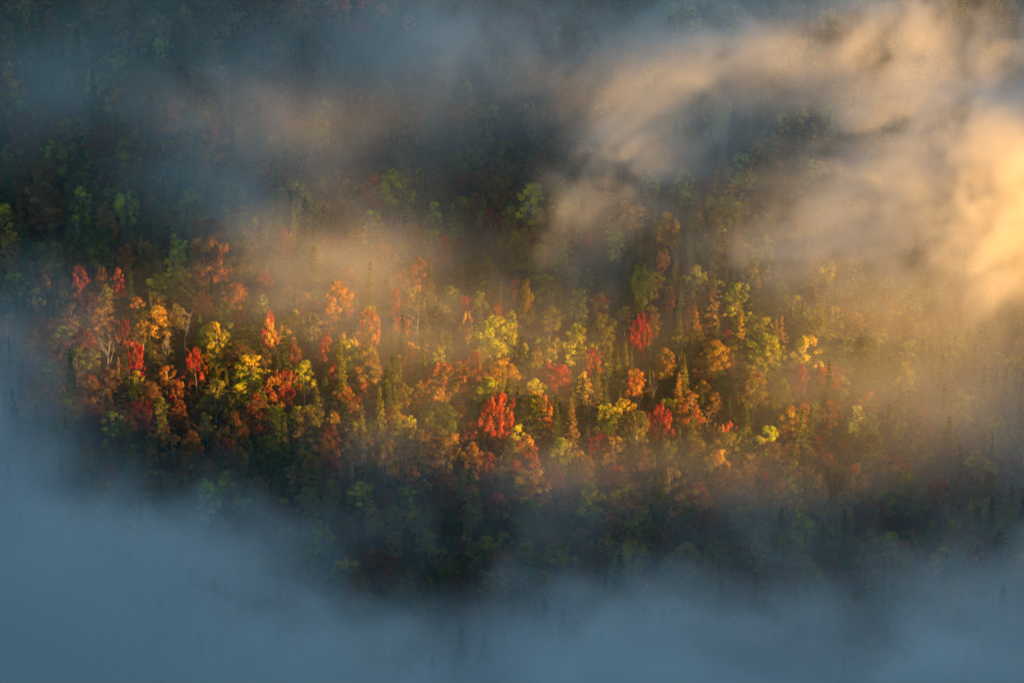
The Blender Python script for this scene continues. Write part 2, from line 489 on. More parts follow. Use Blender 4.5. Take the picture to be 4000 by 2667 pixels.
# prototypes: name -> list of (crown mesh, trunk mesh)
PROTO, RAW = {}, {}
def reg(kind, crown, trunk, leafmat, bark):
    V, F, tint = crown
    cm = mesh_from("crown", V, F, {"tint": tint}); cm.materials.append(leafmat)
    tm = mesh_from("trunk", *trunk, smooth=True); tm.materials.append(bark)
    PROTO.setdefault(kind, []).append((cm, tm))
    RAW.setdefault(kind, []).append((V, F, tint))
for s in range(4): reg('round', *broadleaf(10 + s, 'round'), MAT_LEAF, MAT_BARK)
for s in range(3): reg('oval', *broadleaf(30 + s, 'oval'), MAT_LEAF, MAT_BARK)
for s in range(4): reg('upright', *broadleaf(50 + s, 'upright', leaf=0.25), MAT_LEAF, MAT_BARK)
for s in range(4): reg('birch', *broadleaf(70 + s, 'birch', leaves=5200, leaf=0.24), MAT_LEAF, MAT_BIRCH)
for s in range(3): reg('column', *broadleaf(90 + s, 'column'), MAT_LEAF, MAT_BARK)
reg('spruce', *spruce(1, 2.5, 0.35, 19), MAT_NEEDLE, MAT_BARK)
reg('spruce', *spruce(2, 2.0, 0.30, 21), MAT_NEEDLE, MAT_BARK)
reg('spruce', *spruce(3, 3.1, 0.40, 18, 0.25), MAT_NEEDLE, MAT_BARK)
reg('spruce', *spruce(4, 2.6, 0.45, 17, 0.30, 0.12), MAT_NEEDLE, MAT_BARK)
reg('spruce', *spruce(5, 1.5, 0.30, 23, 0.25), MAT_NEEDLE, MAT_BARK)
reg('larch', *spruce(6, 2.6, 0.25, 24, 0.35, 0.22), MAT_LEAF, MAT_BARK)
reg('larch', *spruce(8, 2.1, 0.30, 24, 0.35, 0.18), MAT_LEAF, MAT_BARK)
for s in range(2): reg('pine', *pine(20 + s), MAT_NEEDLE, MAT_BARK)

# ------------------------------------------------------------------ colours of the leaves (albedo)
PAL = {
    'crimson': (0.32, 0.018, 0.050), 'scarlet': (0.48, 0.048, 0.055), 'coral': (0.53, 0.11, 0.050), 'orange': (0.46, 0.17, 0.030),
    'amber': (0.45, 0.24, 0.030), 'golden': (0.56, 0.39, 0.025), 'yellow': (0.60, 0.55, 0.020), 'lime': (0.37, 0.41, 0.022),
    'green': (0.085, 0.135, 0.016), 'deep green': (0.045, 0.085, 0.012), 'olive': (0.21, 0.19, 0.026), 'tan': (0.27, 0.16, 0.062),
    'brown': (0.19, 0.095, 0.040), 'rust': (0.32, 0.09, 0.022), 'rose': (0.26, 0.065, 0.050), 'pale green': (0.17, 0.20, 0.05),
    'dark green': (0.045, 0.062, 0.018), 'mossy green': (0.085, 0.095, 0.018), 'grey green': (0.10, 0.11, 0.045), 'straw': (0.25, 0.19, 0.05),
}
PARTNER = {'crimson': 'scarlet', 'scarlet': 'coral', 'coral': 'amber', 'orange': 'amber', 'amber': 'golden', 'golden': 'lime', 'yellow': 'lime', 'lime': 'yellow',
           'green': 'deep green', 'deep green': 'green', 'olive': 'lime', 'tan': 'olive', 'brown': 'tan', 'rust': 'brown', 'rose': 'brown',
           'pale green': 'green', 'dark green': 'mossy green', 'mossy green': 'olive', 'grey green': 'olive', 'straw': 'tan'}

# ------------------------------------------------------------------ where a line of sight meets the hillside
CAM = np.array(cam.location)
FWD = np.array([0, math.cos(PITCH), -math.sin(PITCH)]); UP = np.array([0, math.sin(PITCH), math.cos(PITCH)]); RIGHT = np.array([1.0, 0, 0])
FPX = 129.6 / 36.0 * 2352.0
def pix_dir(px, py):
    d = FWD + RIGHT * (px - 1176) / FPX + UP * (783.5 - py) / FPX
    return d / np.linalg.norm(d)
def project(p):
    q = np.asarray(p, float) - CAM
    f = q @ FWD
    return 1176 + FPX * (q @ RIGHT) / f, 783.5 - FPX * (q @ UP) / f
def hit(px, py, above):
    d = pix_dir(px, py); lo, hi = 500.0, 1500.0
    for _ in range(50):
        m = 0.5 * (lo + hi); p = CAM + d * m
        if p[2] > float(ground(p[0], p[1])) + above: lo = m
        else: hi = m
    return CAM + d * lo

# ------------------------------------------------------------------ trees
KINDNAME = {'round': ('maple_tree', 'maple'), 'upright': ('maple_tree', 'maple'), 'oval': ('beech_tree', 'beech'), 'column': ('maple_tree', 'maple'), 'birch': ('birch_tree', 'birch'),
            'spruce': ('spruce_tree', 'spruce'), 'larch': ('larch_tree', 'larch'), 'pine': ('pine_tree', 'pine')}
GROUP = {'maple_tree': 'maples of the hillside forest', 'beech_tree': 'beeches of the hillside forest', 'birch_tree': 'birches of the hillside forest',
         'spruce_tree': 'spruces of the hillside forest', 'larch_tree': 'larches of the hillside forest', 'pine_tree': 'pines of the hillside forest',
         'dead_tree': 'leafless trees of the hillside forest'}
BOX = {}
for k, lst in PROTO.items():
    for i, (cm, tm) in enumerate(lst):
        V = RAW[k][i][0]
        rad = np.percentile(np.hypot(V[:, 0], V[:, 1]), 96)
        BOX[k, i] = (rad, np.percentile(V[:, 2], 1.0), V[:, 2].max())

TREES = []      # x, y, crown radius, px, py, w, h, distance: kept for spacing
def empty(name, loc, rz, scale):
    o = bpy.data.objects.new(name, None); COL.objects.link(o)
    o.location = loc; o.rotation_euler = (0, 0, rz); o.scale = scale
    o.empty_display_size = 1.0
    return o

SOURCES = {}
def add_tree(kind, var, x, y, sxy, sz, colour, colour2, share, label, seed):
    r = random.Random(seed)
    name, cat = KINDNAME[kind]
    t = empty(name, (x, y, float(ground(x, y)) - 0.25), r.uniform(0, 6.283), (sxy, sxy, sz))
    t.rotation_euler[0] = r.gauss(0, 0.02); t.rotation_euler[1] = r.gauss(0, 0.02)
    tag(t, label, cat, GROUP[name])
    cm, tm = PROTO[kind][var]
    c = bpy.data.objects.new("crown", cm); COL.objects.link(c); c.parent = t
    b = bpy.data.objects.new("trunk", tm); COL.objects.link(b); b.parent = t
    f = r.uniform(0.82, 1.18)
    c.color = (colour[0] * f, colour[1] * f * r.uniform(0.9, 1.1), colour[2] * f, 1)
    c["second_colour"] = [float(v) * f for v in colour2]
    c["second_share"] = float(share)
    return t

# the trees one can pick out: crown centre and size as seen (2352 wide), kind, colours, share of the second colour, what it is, where it is
HEROES = [
 (230,565,88,88,'round','deep green','green',.4,'deep green round maple','among rust trees'),
 (475,592,96,104,'round','orange','amber',.3,'broad orange round maple','standing tall before brown mist'),
 (290,590,50,66,'column','rust','orange',.3,'rust cone shaped maple','behind a red orange maple'),
 (182,625,46,44,'upright','coral','orange',.3,'small coral maple','between the green maple and mist'),
 (232,632,34,50,'upright','orange','amber',.4,'slim orange maple','below the deep green maple'),
 (272,645,42,66,'oval','scarlet','orange',.4,'red orange beech','beside a dark spruce'),
 (302,655,30,70,'spruce','deep green','dark green',.3,'green spruce among orange trees','beside the red orange beech'),
 (375,655,62,58,'round','olive','golden',.5,'olive maple with golden fringe','left of amber crowns'),
 (427,655,46,62,'column','amber','golden',.3,'tall amber maple','behind the vivid orange maple'),
 (461,692,52,58,'upright','orange','coral',.4,'vivid orange maple','glowing at the sunlit edge'),
 (540,675,62,58,'round','amber','orange',.5,'amber round maple','under brown mist'),
 (514,715,36,58,'birch','green','lime',.4,'bright green birch','below the amber round maple'),
 (203,695,52,62,'birch','rose','brown',.5,'thin rose birch','half bare at the mist edge'),
 (160,725,62,62,'birch','tan','straw',.5,'tan birch with white limbs','standing in blue mist'),
 (235,730,56,58,'birch','tan','amber',.4,'loose tan amber birch','between mist and dark spruces'),
 (284,755,33,58,'upright','crimson','scarlet',.3,'narrow crimson maple','left of the golden maple'),
 (360,732,74,64,'round','golden','amber',.4,'golden broad maple','left of the dead white tree'),
 (460,760,36,84,'spruce','green','deep green',.3,'bright green spruce','right of the dead white tree'),
 (494,780,50,86,'birch','golden','lime',.4,'tall yellow birch','right of the bright green spruce'),
 (558,730,32,36,'upright','coral','orange',.3,'little coral maple','above small dark spruces'),
 (316,822,46,80,'upright','crimson','scarlet',.5,'brilliant crimson maple','at the edge of the blue fog'),
 (40,695,30,84,'spruce','mossy green','dark green',.4,'grey green spruce in mist','near the fog bank'),
 (97,705,13,40,'spruce','mossy green','dark green',.4,'thin spire spruce in mist','behind the tan layered larch'),
 (70,625,32,66,'larch','grey green','tan',.4,'pale misty larch','wrapped in blue mist'),
 (76,760,44,86,'larch','tan','rust',.3,'tan layered larch','rising from the blue fog'),
 (8,745,28,54,'upright','coral','rose',.4,'coral maple at the frame edge','in blue fog'),
 (72,825,38,58,'birch','rose','tan',.4,'mauve small birch','drowning in blue fog'),
 (450,835,66,92,'upright','mossy green','scarlet',.38,'green maple with red flank','left of the yellow green birch'),
 (382,860,44,48,'birch','amber','orange',.4,'low golden brown birch','under the dead bare sapling'),
 (406,892,32,52,'upright','crimson','rose',.3,'small dark crimson maple','beside the low golden brown birch'),
 (580,852,84,88,'birch','lime','golden',.5,'yellow green birch','left of the dark red maple'),
 (495,905,72,72,'birch','grey green','olive',.5,'green birch with pale limbs','downslope of the red flanked maple'),
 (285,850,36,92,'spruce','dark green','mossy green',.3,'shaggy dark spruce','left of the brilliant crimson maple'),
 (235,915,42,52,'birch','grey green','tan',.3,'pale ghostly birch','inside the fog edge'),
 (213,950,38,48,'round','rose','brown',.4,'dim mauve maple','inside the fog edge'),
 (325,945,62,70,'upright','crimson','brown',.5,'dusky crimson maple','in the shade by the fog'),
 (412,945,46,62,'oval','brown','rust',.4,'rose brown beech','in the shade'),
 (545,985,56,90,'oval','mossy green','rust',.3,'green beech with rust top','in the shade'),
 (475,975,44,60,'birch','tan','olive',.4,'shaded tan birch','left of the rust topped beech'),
 (622,765,42,112,'column','scarlet','golden',.5,'crimson maple with flaming flank','left of a tall olive spruce'),
 (656,792,50,112,'spruce','mossy green','dark green',.4,'tall olive spruce','right of the flaming maple'),
 (718,745,56,72,'birch','golden','olive',.5,'misty yellow birch','beside the amber beech'),
 (748,800,46,84,'column','coral','orange',.5,'coral orange cone maple','below the misty yellow birch'),
 (772,695,76,112,'oval','amber','orange',.4,'wide amber beech','veiled by golden mist'),
 (850,752,72,94,'upright','golden','orange',.45,'gold maple with upright shoots','in the golden mist'),
 (845,652,42,120,'spruce','olive','mossy green',.4,'tall spruce in golden mist','above the gold maple'),
 (908,690,36,78,'upright','scarlet','orange',.4,'red coral maple in mist','right of the tall misty spruce'),
 (899,775,22,54,'spruce','mossy green','dark green',.4,'slim spruce by the gold maple','standing alone'),
 (853,828,82,84,'oval','amber','olive',.4,'bronze broad beech','under the gold maple'),
 (962,695,36,84,'spruce','olive','mossy green',.4,'pointed spruce behind the dead tree','in thin mist'),
 (938,815,52,64,'oval','orange','amber',.4,'orange topped beech','below the dead spreading tree'),
 (936,848,20,42,'upright','scarlet','coral',.3,'small scarlet spike maple','in front of the orange beech'),
 (1018,570,38,74,'column','coral','orange',.3,'glowing coral pointed maple','against dark trees'),
 (1035,678,46,52,'round','lime','yellow',.3,'small yellow green maple','above the olive maple'),
 (1068,700,36,54,'upright','scarlet','coral',.4,'red maple between yellow crowns','on the sunlit slope'),
 (1105,690,40,54,'birch','lime','yellow',.4,'yellow green sunlit birch','right of a red maple'),
 (1005,732,82,62,'round','mossy green','olive',.5,'broad olive maple','right of the dead spreading tree'),
 (1140,768,82,88,'round','yellow','lime',.4,'big bright yellow maple','in the middle of the sunlit slope'),
 (1075,745,24,72,'birch','orange','golden',.5,'thin birch with orange patches','left of the bright yellow maple'),
 (1150,845,76,54,'birch','amber','golden',.4,'low amber birch','below the bright yellow maple'),
 (1035,865,102,72,'upright','olive','coral',.5,'spreading maple with red tips','left of the low amber birch'),
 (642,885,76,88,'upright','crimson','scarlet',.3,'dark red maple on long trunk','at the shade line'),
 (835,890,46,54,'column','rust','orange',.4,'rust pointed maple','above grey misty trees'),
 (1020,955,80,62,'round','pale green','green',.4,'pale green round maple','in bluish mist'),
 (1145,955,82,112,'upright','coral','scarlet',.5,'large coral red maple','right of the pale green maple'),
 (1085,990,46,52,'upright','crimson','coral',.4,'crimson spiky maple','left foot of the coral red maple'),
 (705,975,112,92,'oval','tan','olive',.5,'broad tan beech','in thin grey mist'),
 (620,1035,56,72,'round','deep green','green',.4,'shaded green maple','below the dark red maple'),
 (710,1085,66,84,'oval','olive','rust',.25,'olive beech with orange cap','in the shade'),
 (1085,930,36,54,'spruce','deep green','dark green',.3,'dark spruce behind the coral maple','in the shade'),
 (1185,572,52,84,'oval','amber','olive',.45,'golden brown pointed beech','above the bright green maple'),
 (1230,612,52,54,'upright','lime','green',.5,'bright green maple','above the flaming yellow maple'),
 (1208,682,42,104,'column','golden','orange',.35,'flaming yellow column maple','below the bright green maple'),
 (1186,650,26,32,'upright','scarlet','coral',.3,'red sprig maple','touching the flaming yellow maple'),
 (1317,635,38,50,'birch','lime','olive',.4,'lime birch','left of a hazy yellow birch'),
 (1352,640,36,52,'birch','olive','lime',.4,'hazy yellow birch','in golden mist'),
 (1470,650,52,98,'birch','lime','olive',.4,'tall yellow green birch','before golden mist'),
 (1520,590,40,42,'upright','orange','amber',.3,'orange crested maple','at the foot of the golden cloud'),
 (1550,622,40,64,'larch','straw','olive',.4,'straw coloured larch','right of the orange crested maple'),
 (1378,697,52,52,'round','golden','coral',.4,'yellow and orange round maple','in the sunlit slope'),
 (1337,718,34,50,'birch','lime','yellow',.3,'bright lime birch','left of the yellow orange maple'),
 (1265,728,56,50,'birch','golden','lime',.5,'low yellow lime birch','right of the flaming column'),
 (1475,760,56,94,'upright','scarlet','coral',.4,'big scarlet maple','behind two spruces'),
 (1487,778,24,74,'spruce','mossy green','dark green',.4,'spruce before the scarlet maple','in full sun'),
 (1450,825,26,54,'spruce','mossy green','grey green',.4,'pale spruce under the scarlet maple','in the sun'),
 (1360,822,50,62,'upright','scarlet','coral',.3,'scarlet spiky maple','left of pale spruces'),
 (1278,858,86,50,'upright','scarlet','coral',.4,'wide scarlet twin maple','above a grey spruce'),
 (1537,690,22,64,'column','orange','rust',.4,'slender orange maple','right of the yellow green birch'),
 (1525,828,56,64,'oval','amber','olive',.4,'amber ribbed beech','right of the scarlet maples'),
 (1462,878,44,64,'birch','orange','amber',.4,'small orange amber birch','below a pale spruce'),
 (1700,745,62,112,'larch','straw','golden',.4,'tall golden larch','above the golden round maple'),
 (1643,818,82,78,'round','golden','amber',.35,'golden round maple','above a dark pine'),
 (1612,838,42,48,'oval','rust','orange',.3,'rust red beech','under the golden round maple'),
 (1760,812,78,102,'round','yellow','lime',.5,'large yellow maple','right of the golden round maple'),
 (1672,770,20,42,'upright','crimson','scarlet',.2,'slim crimson maple','between golden larch and golden maple'),
 (1655,868,46,52,'spruce','deep green','green',.3,'deep green broad spruce','under the golden round maple'),
 (1555,892,46,84,'larch','tan','amber',.4,'tan orange spire larch','left of a hazy orange birch'),
 (1590,930,56,74,'birch','orange','tan',.4,'orange birch with pale trunk','right of the tan spire larch'),
 (1512,965,62,82,'upright','crimson','rose',.4,'pink crimson maple','with broken bare tips behind'),
 (1378,1022,46,64,'upright','crimson','crimson',.3,'dark crimson maple','beside a tan golden birch'),
 (1410,1032,56,62,'birch','tan','amber',.4,'tan golden birch','right of the dark crimson maple'),
 (1465,985,62,84,'birch','olive','grey green',.4,'olive birch with white trunk','left of the pink crimson maple'),
 (1545,1038,62,64,'birch','olive','grey green',.3,'shaded olive birch','below the pink crimson maple'),
 (1408,1085,40,46,'upright','crimson','rose',.3,'dusky crimson maple downslope','below the tan golden birch'),
 (1391,888,20,54,'spruce','mossy green','dark green',.4,'slim green spruce','below the scarlet spiky maple'),
 (1372,862,24,66,'spruce','olive','mossy green',.4,'olive spruce by the scarlet maples','between two scarlet maples'),
 (1230,948,62,94,'pine','mossy green','olive',.3,'layered green pine','right of the coral red maple'),
 (1850,815,78,92,'birch','yellow','golden',.4,'bright yellow birch','before the golden fog'),
 (1840,872,34,80,'column','scarlet','coral',.4,'scarlet pointed maple','under the bright yellow birch'),
 (1995,922,62,52,'birch','amber','orange',.4,'hazy amber birch','under the golden fog'),
 (1910,945,48,58,'birch','orange','amber',.4,'hazy orange birch','right of the scarlet pointed maple'),
 (2125,962,52,64,'birch','orange','tan',.4,'orange tan birch with white trunk','in violet mist'),
 (2120,1040,56,66,'birch','olive','tan',.4,'olive misty birch','below the orange tan birch'),
 (2235,1000,56,66,'birch','olive','tan',.5,'dim olive birch','in violet mist'),
 (1775,940,24,76,'spruce','mossy green','green',.4,'slim spruce under the yellow maple','in hazy light'),
 (1715,945,34,62,'spruce','deep green','mossy green',.4,'dark spruce cluster leader','below the rust beech'),
 (1675,928,18,54,'spruce','mossy green','dark green',.3,'thin spire under the dark spruce','in the shade'),
 (1885,1020,32,52,'upright','rose','crimson',.4,'rose red maple','at the violet mist edge'),
 (1757,1085,18,20,'upright','crimson','crimson',.2,'tiny crimson maple','at the fog edge'),
 (2320,1075,52,70,'upright','crimson','rose',.5,'dim crimson maple in violet mist','at the fog edge'),
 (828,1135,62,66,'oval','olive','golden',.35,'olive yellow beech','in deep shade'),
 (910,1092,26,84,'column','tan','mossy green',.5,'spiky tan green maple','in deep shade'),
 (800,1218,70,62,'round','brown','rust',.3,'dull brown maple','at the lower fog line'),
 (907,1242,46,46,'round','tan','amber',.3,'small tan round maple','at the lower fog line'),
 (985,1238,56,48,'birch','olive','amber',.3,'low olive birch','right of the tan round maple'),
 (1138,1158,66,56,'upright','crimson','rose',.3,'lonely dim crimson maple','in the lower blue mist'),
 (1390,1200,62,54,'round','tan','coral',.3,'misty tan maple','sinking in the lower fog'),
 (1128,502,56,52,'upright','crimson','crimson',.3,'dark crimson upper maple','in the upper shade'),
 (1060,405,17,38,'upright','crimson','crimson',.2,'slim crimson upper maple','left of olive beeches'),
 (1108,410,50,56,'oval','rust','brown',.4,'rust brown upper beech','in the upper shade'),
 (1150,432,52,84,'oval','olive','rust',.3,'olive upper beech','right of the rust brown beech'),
 (985,352,48,46,'round','green','olive',.4,'small green upper maple','in the upper shade'),
 (165,248,38,66,'upright','rose','brown',.4,'faint rose upper maple','in dark mist'),
 (112,505,74,78,'round','rust','tan',.4,'dull rust round maple','above the deep green maple'),
 (240,500,64,76,'round','amber','brown',.4,'dim amber maple','upslope of the deep green maple'),
 (370,502,82,76,'round','olive','mossy green',.4,'dim olive round maple','before brown mist'),
 (652,560,36,90,'upright','coral','rust',.4,'hazy coral maple','in brown mist'),
 (605,640,50,44,'round','coral','rust',.4,'hazy round coral maple','in brown mist'),
 (760,560,46,60,'round','scarlet','rust',.5,'faint red hazy maple','in golden brown mist'),
 (870,600,80,90,'oval','orange','amber',.4,'glowing hazy orange beech','in golden mist'),
 (1350,540,34,44,'upright','rose','scarlet',.4,'faint rosy maple','under the golden cloud'),
]

def hero_pose(cx, cy, w, h, kind, seed):
    """variant, x, y, scales from what is seen"""
    r = random.Random(seed)
    var = r.randrange(len(PROTO[kind]))
    if kind == 'spruce':
        var = min(range(len(PROTO[kind])), key=lambda i: abs(BOX[kind, i][0] * 2 / (BOX[kind, i][2] - 1.5) * 1.2 - w / h))
    rad, zb, zt = BOX[kind, var]
    mpp = 900.0 / FPX
    hm, wm = h * mpp / 0.93, w * mpp
    sxy = wm * (1.0 if kind in ('spruce', 'larch') else 1.12) / (2 * rad)
    if kind in ('spruce', 'larch'):
        sz = min(max(hm * 1.35 / 16.0, 0.5), 1.5)
        cz = zt * sz - hm / 2
    else:
        sz = min(max(hm / (zt - zb), 0.45), 1.35)
        cz = zt * sz - hm / 2
    p = hit(cx, cy, cz)
    return var, p[0], p[1], sxy, sz, rad * sxy, zt * sz

LM = []         # landmarks: px, py, short
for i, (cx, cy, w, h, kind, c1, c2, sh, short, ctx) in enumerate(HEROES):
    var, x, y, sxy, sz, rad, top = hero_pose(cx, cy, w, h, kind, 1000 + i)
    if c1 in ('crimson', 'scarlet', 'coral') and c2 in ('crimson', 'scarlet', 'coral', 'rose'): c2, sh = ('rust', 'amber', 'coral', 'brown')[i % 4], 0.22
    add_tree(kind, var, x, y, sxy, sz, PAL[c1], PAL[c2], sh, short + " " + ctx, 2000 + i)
    TREES.append((x, y, rad, cx, cy, w, h, True))
    LM.append((cx, cy, short))

# leafless trees: foot of the trunk and top as seen, seed, spread, forks, leader, wood, label
BARE = [
 (424,808,92,3,0.55,5,True,1.4,MAT_DEAD,'dead white tree with crooked leaning trunk','dead white tree'),
 (246,868,110,5,0.42,5,False,1.2,MAT_DEAD,'dead grey forked tree at the fog edge','dead grey forked tree'),
 (957,806,98,7,1.0,8,True,0.2,MAT_DEAD,'dead spreading bare tree in golden mist','dead spreading tree'),
 (1356,990,96,9,0.9,8,True,0.3,MAT_DARKWOOD,'dark bare tree with fine spreading twigs in shade','dark bare tree'),
 (382,850,76,11,0.5,6,True,0.1,MAT_DEAD,'dead bare sapling right of the brilliant crimson maple','dead bare sapling'),
 (345,1090,56,13,0.4,4,True,0.4,MAT_DEAD,'small dead tree in the lower left fog edge','small dead tree in fog'),
 (1468,940,60,15,0.5,4,False,0.2,MAT_DEAD,'dead forked tips above the olive white trunked birch','dead forked tips'),
 (1622,985,56,17,1.0,4,True,2.2,MAT_DEAD,'dead leaning limbs right of the orange pale trunked birch','dead leaning limbs'),
 (1500,940,70,19,0.4,4,True,0.1,MAT_DEAD,'dead broken stems behind the pink crimson maple','dead broken stems'),
 (918,570,100,21,0.35,4,True,0.3,MAT_DEAD,'slim pale dead stem in golden brown mist','slim pale dead stem'),
 (1128,600,76,23,0.4,4,True,0.5,MAT_DEAD,'thin leaning stem above the sunlit red maple','thin leaning stem'),
]
for (bx, by, hpx, seed, spread, forks, leader, lean, wood, label, short) in BARE:
    p = hit(bx, by, 0.0)
    mpp = 900.0 / FPX
    s = hpx * mpp / 0.93 / 14.0 * 1.12
    if not leader: s *= 1.15
    t = empty("dead_tree", (p[0], p[1], float(ground(p[0], p[1])) - 0.3), 0.0, (s, s, s))
    tag(t, label, "dead tree", GROUP['dead_tree'])
    trunk, limbs = bare(seed, spread, forks, leader, lean)
    for nm, g in [("trunk", trunk)] + [("limb", l) for l in limbs]:
        me = mesh_from(nm, *g, smooth=True); me.materials.append(wood)
        o = bpy.data.objects.new(nm, me); COL.objects.link(o); o.parent = t
    TREES.append((p[0], p[1], 1.2, bx, by - hpx * 0.6, 40, hpx * 0.8, True))
    LM.append((bx, by - hpx * 0.6, short))

# the rest of the forest, one by one
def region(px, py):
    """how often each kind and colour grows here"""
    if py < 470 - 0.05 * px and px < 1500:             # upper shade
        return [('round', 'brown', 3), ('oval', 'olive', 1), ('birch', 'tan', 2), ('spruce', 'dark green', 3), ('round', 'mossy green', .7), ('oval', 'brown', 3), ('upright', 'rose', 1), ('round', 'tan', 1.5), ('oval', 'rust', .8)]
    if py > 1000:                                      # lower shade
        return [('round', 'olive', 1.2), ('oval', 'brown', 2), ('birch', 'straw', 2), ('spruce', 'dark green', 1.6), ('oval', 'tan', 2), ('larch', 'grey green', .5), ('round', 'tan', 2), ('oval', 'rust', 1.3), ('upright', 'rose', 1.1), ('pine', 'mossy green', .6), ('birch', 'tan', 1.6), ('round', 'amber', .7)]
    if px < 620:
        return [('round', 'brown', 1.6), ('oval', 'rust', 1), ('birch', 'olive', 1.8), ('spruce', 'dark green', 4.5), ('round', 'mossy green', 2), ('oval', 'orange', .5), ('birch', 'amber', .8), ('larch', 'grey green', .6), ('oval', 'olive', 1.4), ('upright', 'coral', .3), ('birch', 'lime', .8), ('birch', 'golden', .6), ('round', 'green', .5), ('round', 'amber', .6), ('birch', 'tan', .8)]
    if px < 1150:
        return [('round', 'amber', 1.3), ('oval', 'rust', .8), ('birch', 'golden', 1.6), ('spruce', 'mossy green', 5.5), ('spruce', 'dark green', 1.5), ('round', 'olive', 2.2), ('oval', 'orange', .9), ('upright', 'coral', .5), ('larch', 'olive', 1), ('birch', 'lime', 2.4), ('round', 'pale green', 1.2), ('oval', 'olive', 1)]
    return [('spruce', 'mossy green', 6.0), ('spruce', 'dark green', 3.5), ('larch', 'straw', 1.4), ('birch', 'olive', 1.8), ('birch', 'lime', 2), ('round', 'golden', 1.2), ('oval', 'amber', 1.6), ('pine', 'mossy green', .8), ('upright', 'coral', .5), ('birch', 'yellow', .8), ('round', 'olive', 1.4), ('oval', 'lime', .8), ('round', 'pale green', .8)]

def fog_line(px):
    """below this the bank of fog hides every tree"""
    return float(np.interp(px, [-100, 0, 100, 200, 300, 420, 700, 950, 1300, 1650, 2000, 2352, 2450], [820, 880, 930, 1030, 1120, 1230, 1330, 1370, 1340, 1310, 1270, 1230, 1220]))

SIZEWORD = {'spruce': ['slim', 'pointed', 'shaggy'], 'larch': ['thin', 'feathery', 'ragged'], 'pine': ['layered', 'ragged', 'open']}
def words_for(kind, colour, sc_):
    if kind in SIZEWORD: s = SIZEWORD[kind][0 if sc_ < 0.8 else 1 if sc_ < 1.0 else 2]
    else: s = 'small' if sc_ < 0.72 else 'round' if sc_ < 0.9 else 'broad'
    if kind == 'upright': s = 'spiky ' + s if s != 'round' else 'spiky'
    if kind == 'oval': s = {'small': 'small', 'round': 'oval', 'broad': 'tall'}[s]
    return s + ' ' + colour + ' ' + KINDNAME[kind][1]

USED = set(o["label"] for o in COL.objects if "label" in o)
DIRS = ['right of', 'upslope and right of', 'upslope of', 'upslope and left of', 'left of', 'downslope and left of', 'downslope of', 'downslope and right of']
def relation(px, py, what):
    near = sorted(LM, key=lambda m: (m[0] - px) ** 2 + (m[1] - py) ** 2)
    for far in range(3):
        for m in near[:9]:
            dx, dy = px - m[0], m[1] - py
            d = DIRS[int(round(math.atan2(dy, dx) / (math.pi / 4))) % 8]
            dist = math.hypot(dx, dy)
            q = 'just ' if dist < 60 else '' if dist < 130 else 'well '
            lab = what + ' ' + q + d + ' the ' + m[2]
            if lab not in USED and len(lab.split()) <= 16:
                USED.add(lab); return lab
    for a in near[:14]:
        for b in near[:14]:
            lab = what + ' between the ' + a[2] + ' and the ' + b[2]
            if a is not b and lab not in USED and len(lab.split()) <= 16:
                USED.add(lab); return lab
    return what + ' far upslope in the mist'

cell = {}
def near_trees(x, y, rr):
    out = []
    for i in range(int((x - rr) // 8), int((x + rr) // 8) + 1):
        for j in range(int((y - rr) // 8), int((y + rr) // 8) + 1):
            out += cell.get((i, j), [])
    return out
def put(x, y, rad): cell.setdefault((int(x // 8), int(y // 8)), []).append((x, y, rad))
for t in TREES: put(t[0], t[1], t[2])
HERO_BOX = [(t[3], t[4], t[5], t[6], t[1]) for t in TREES]

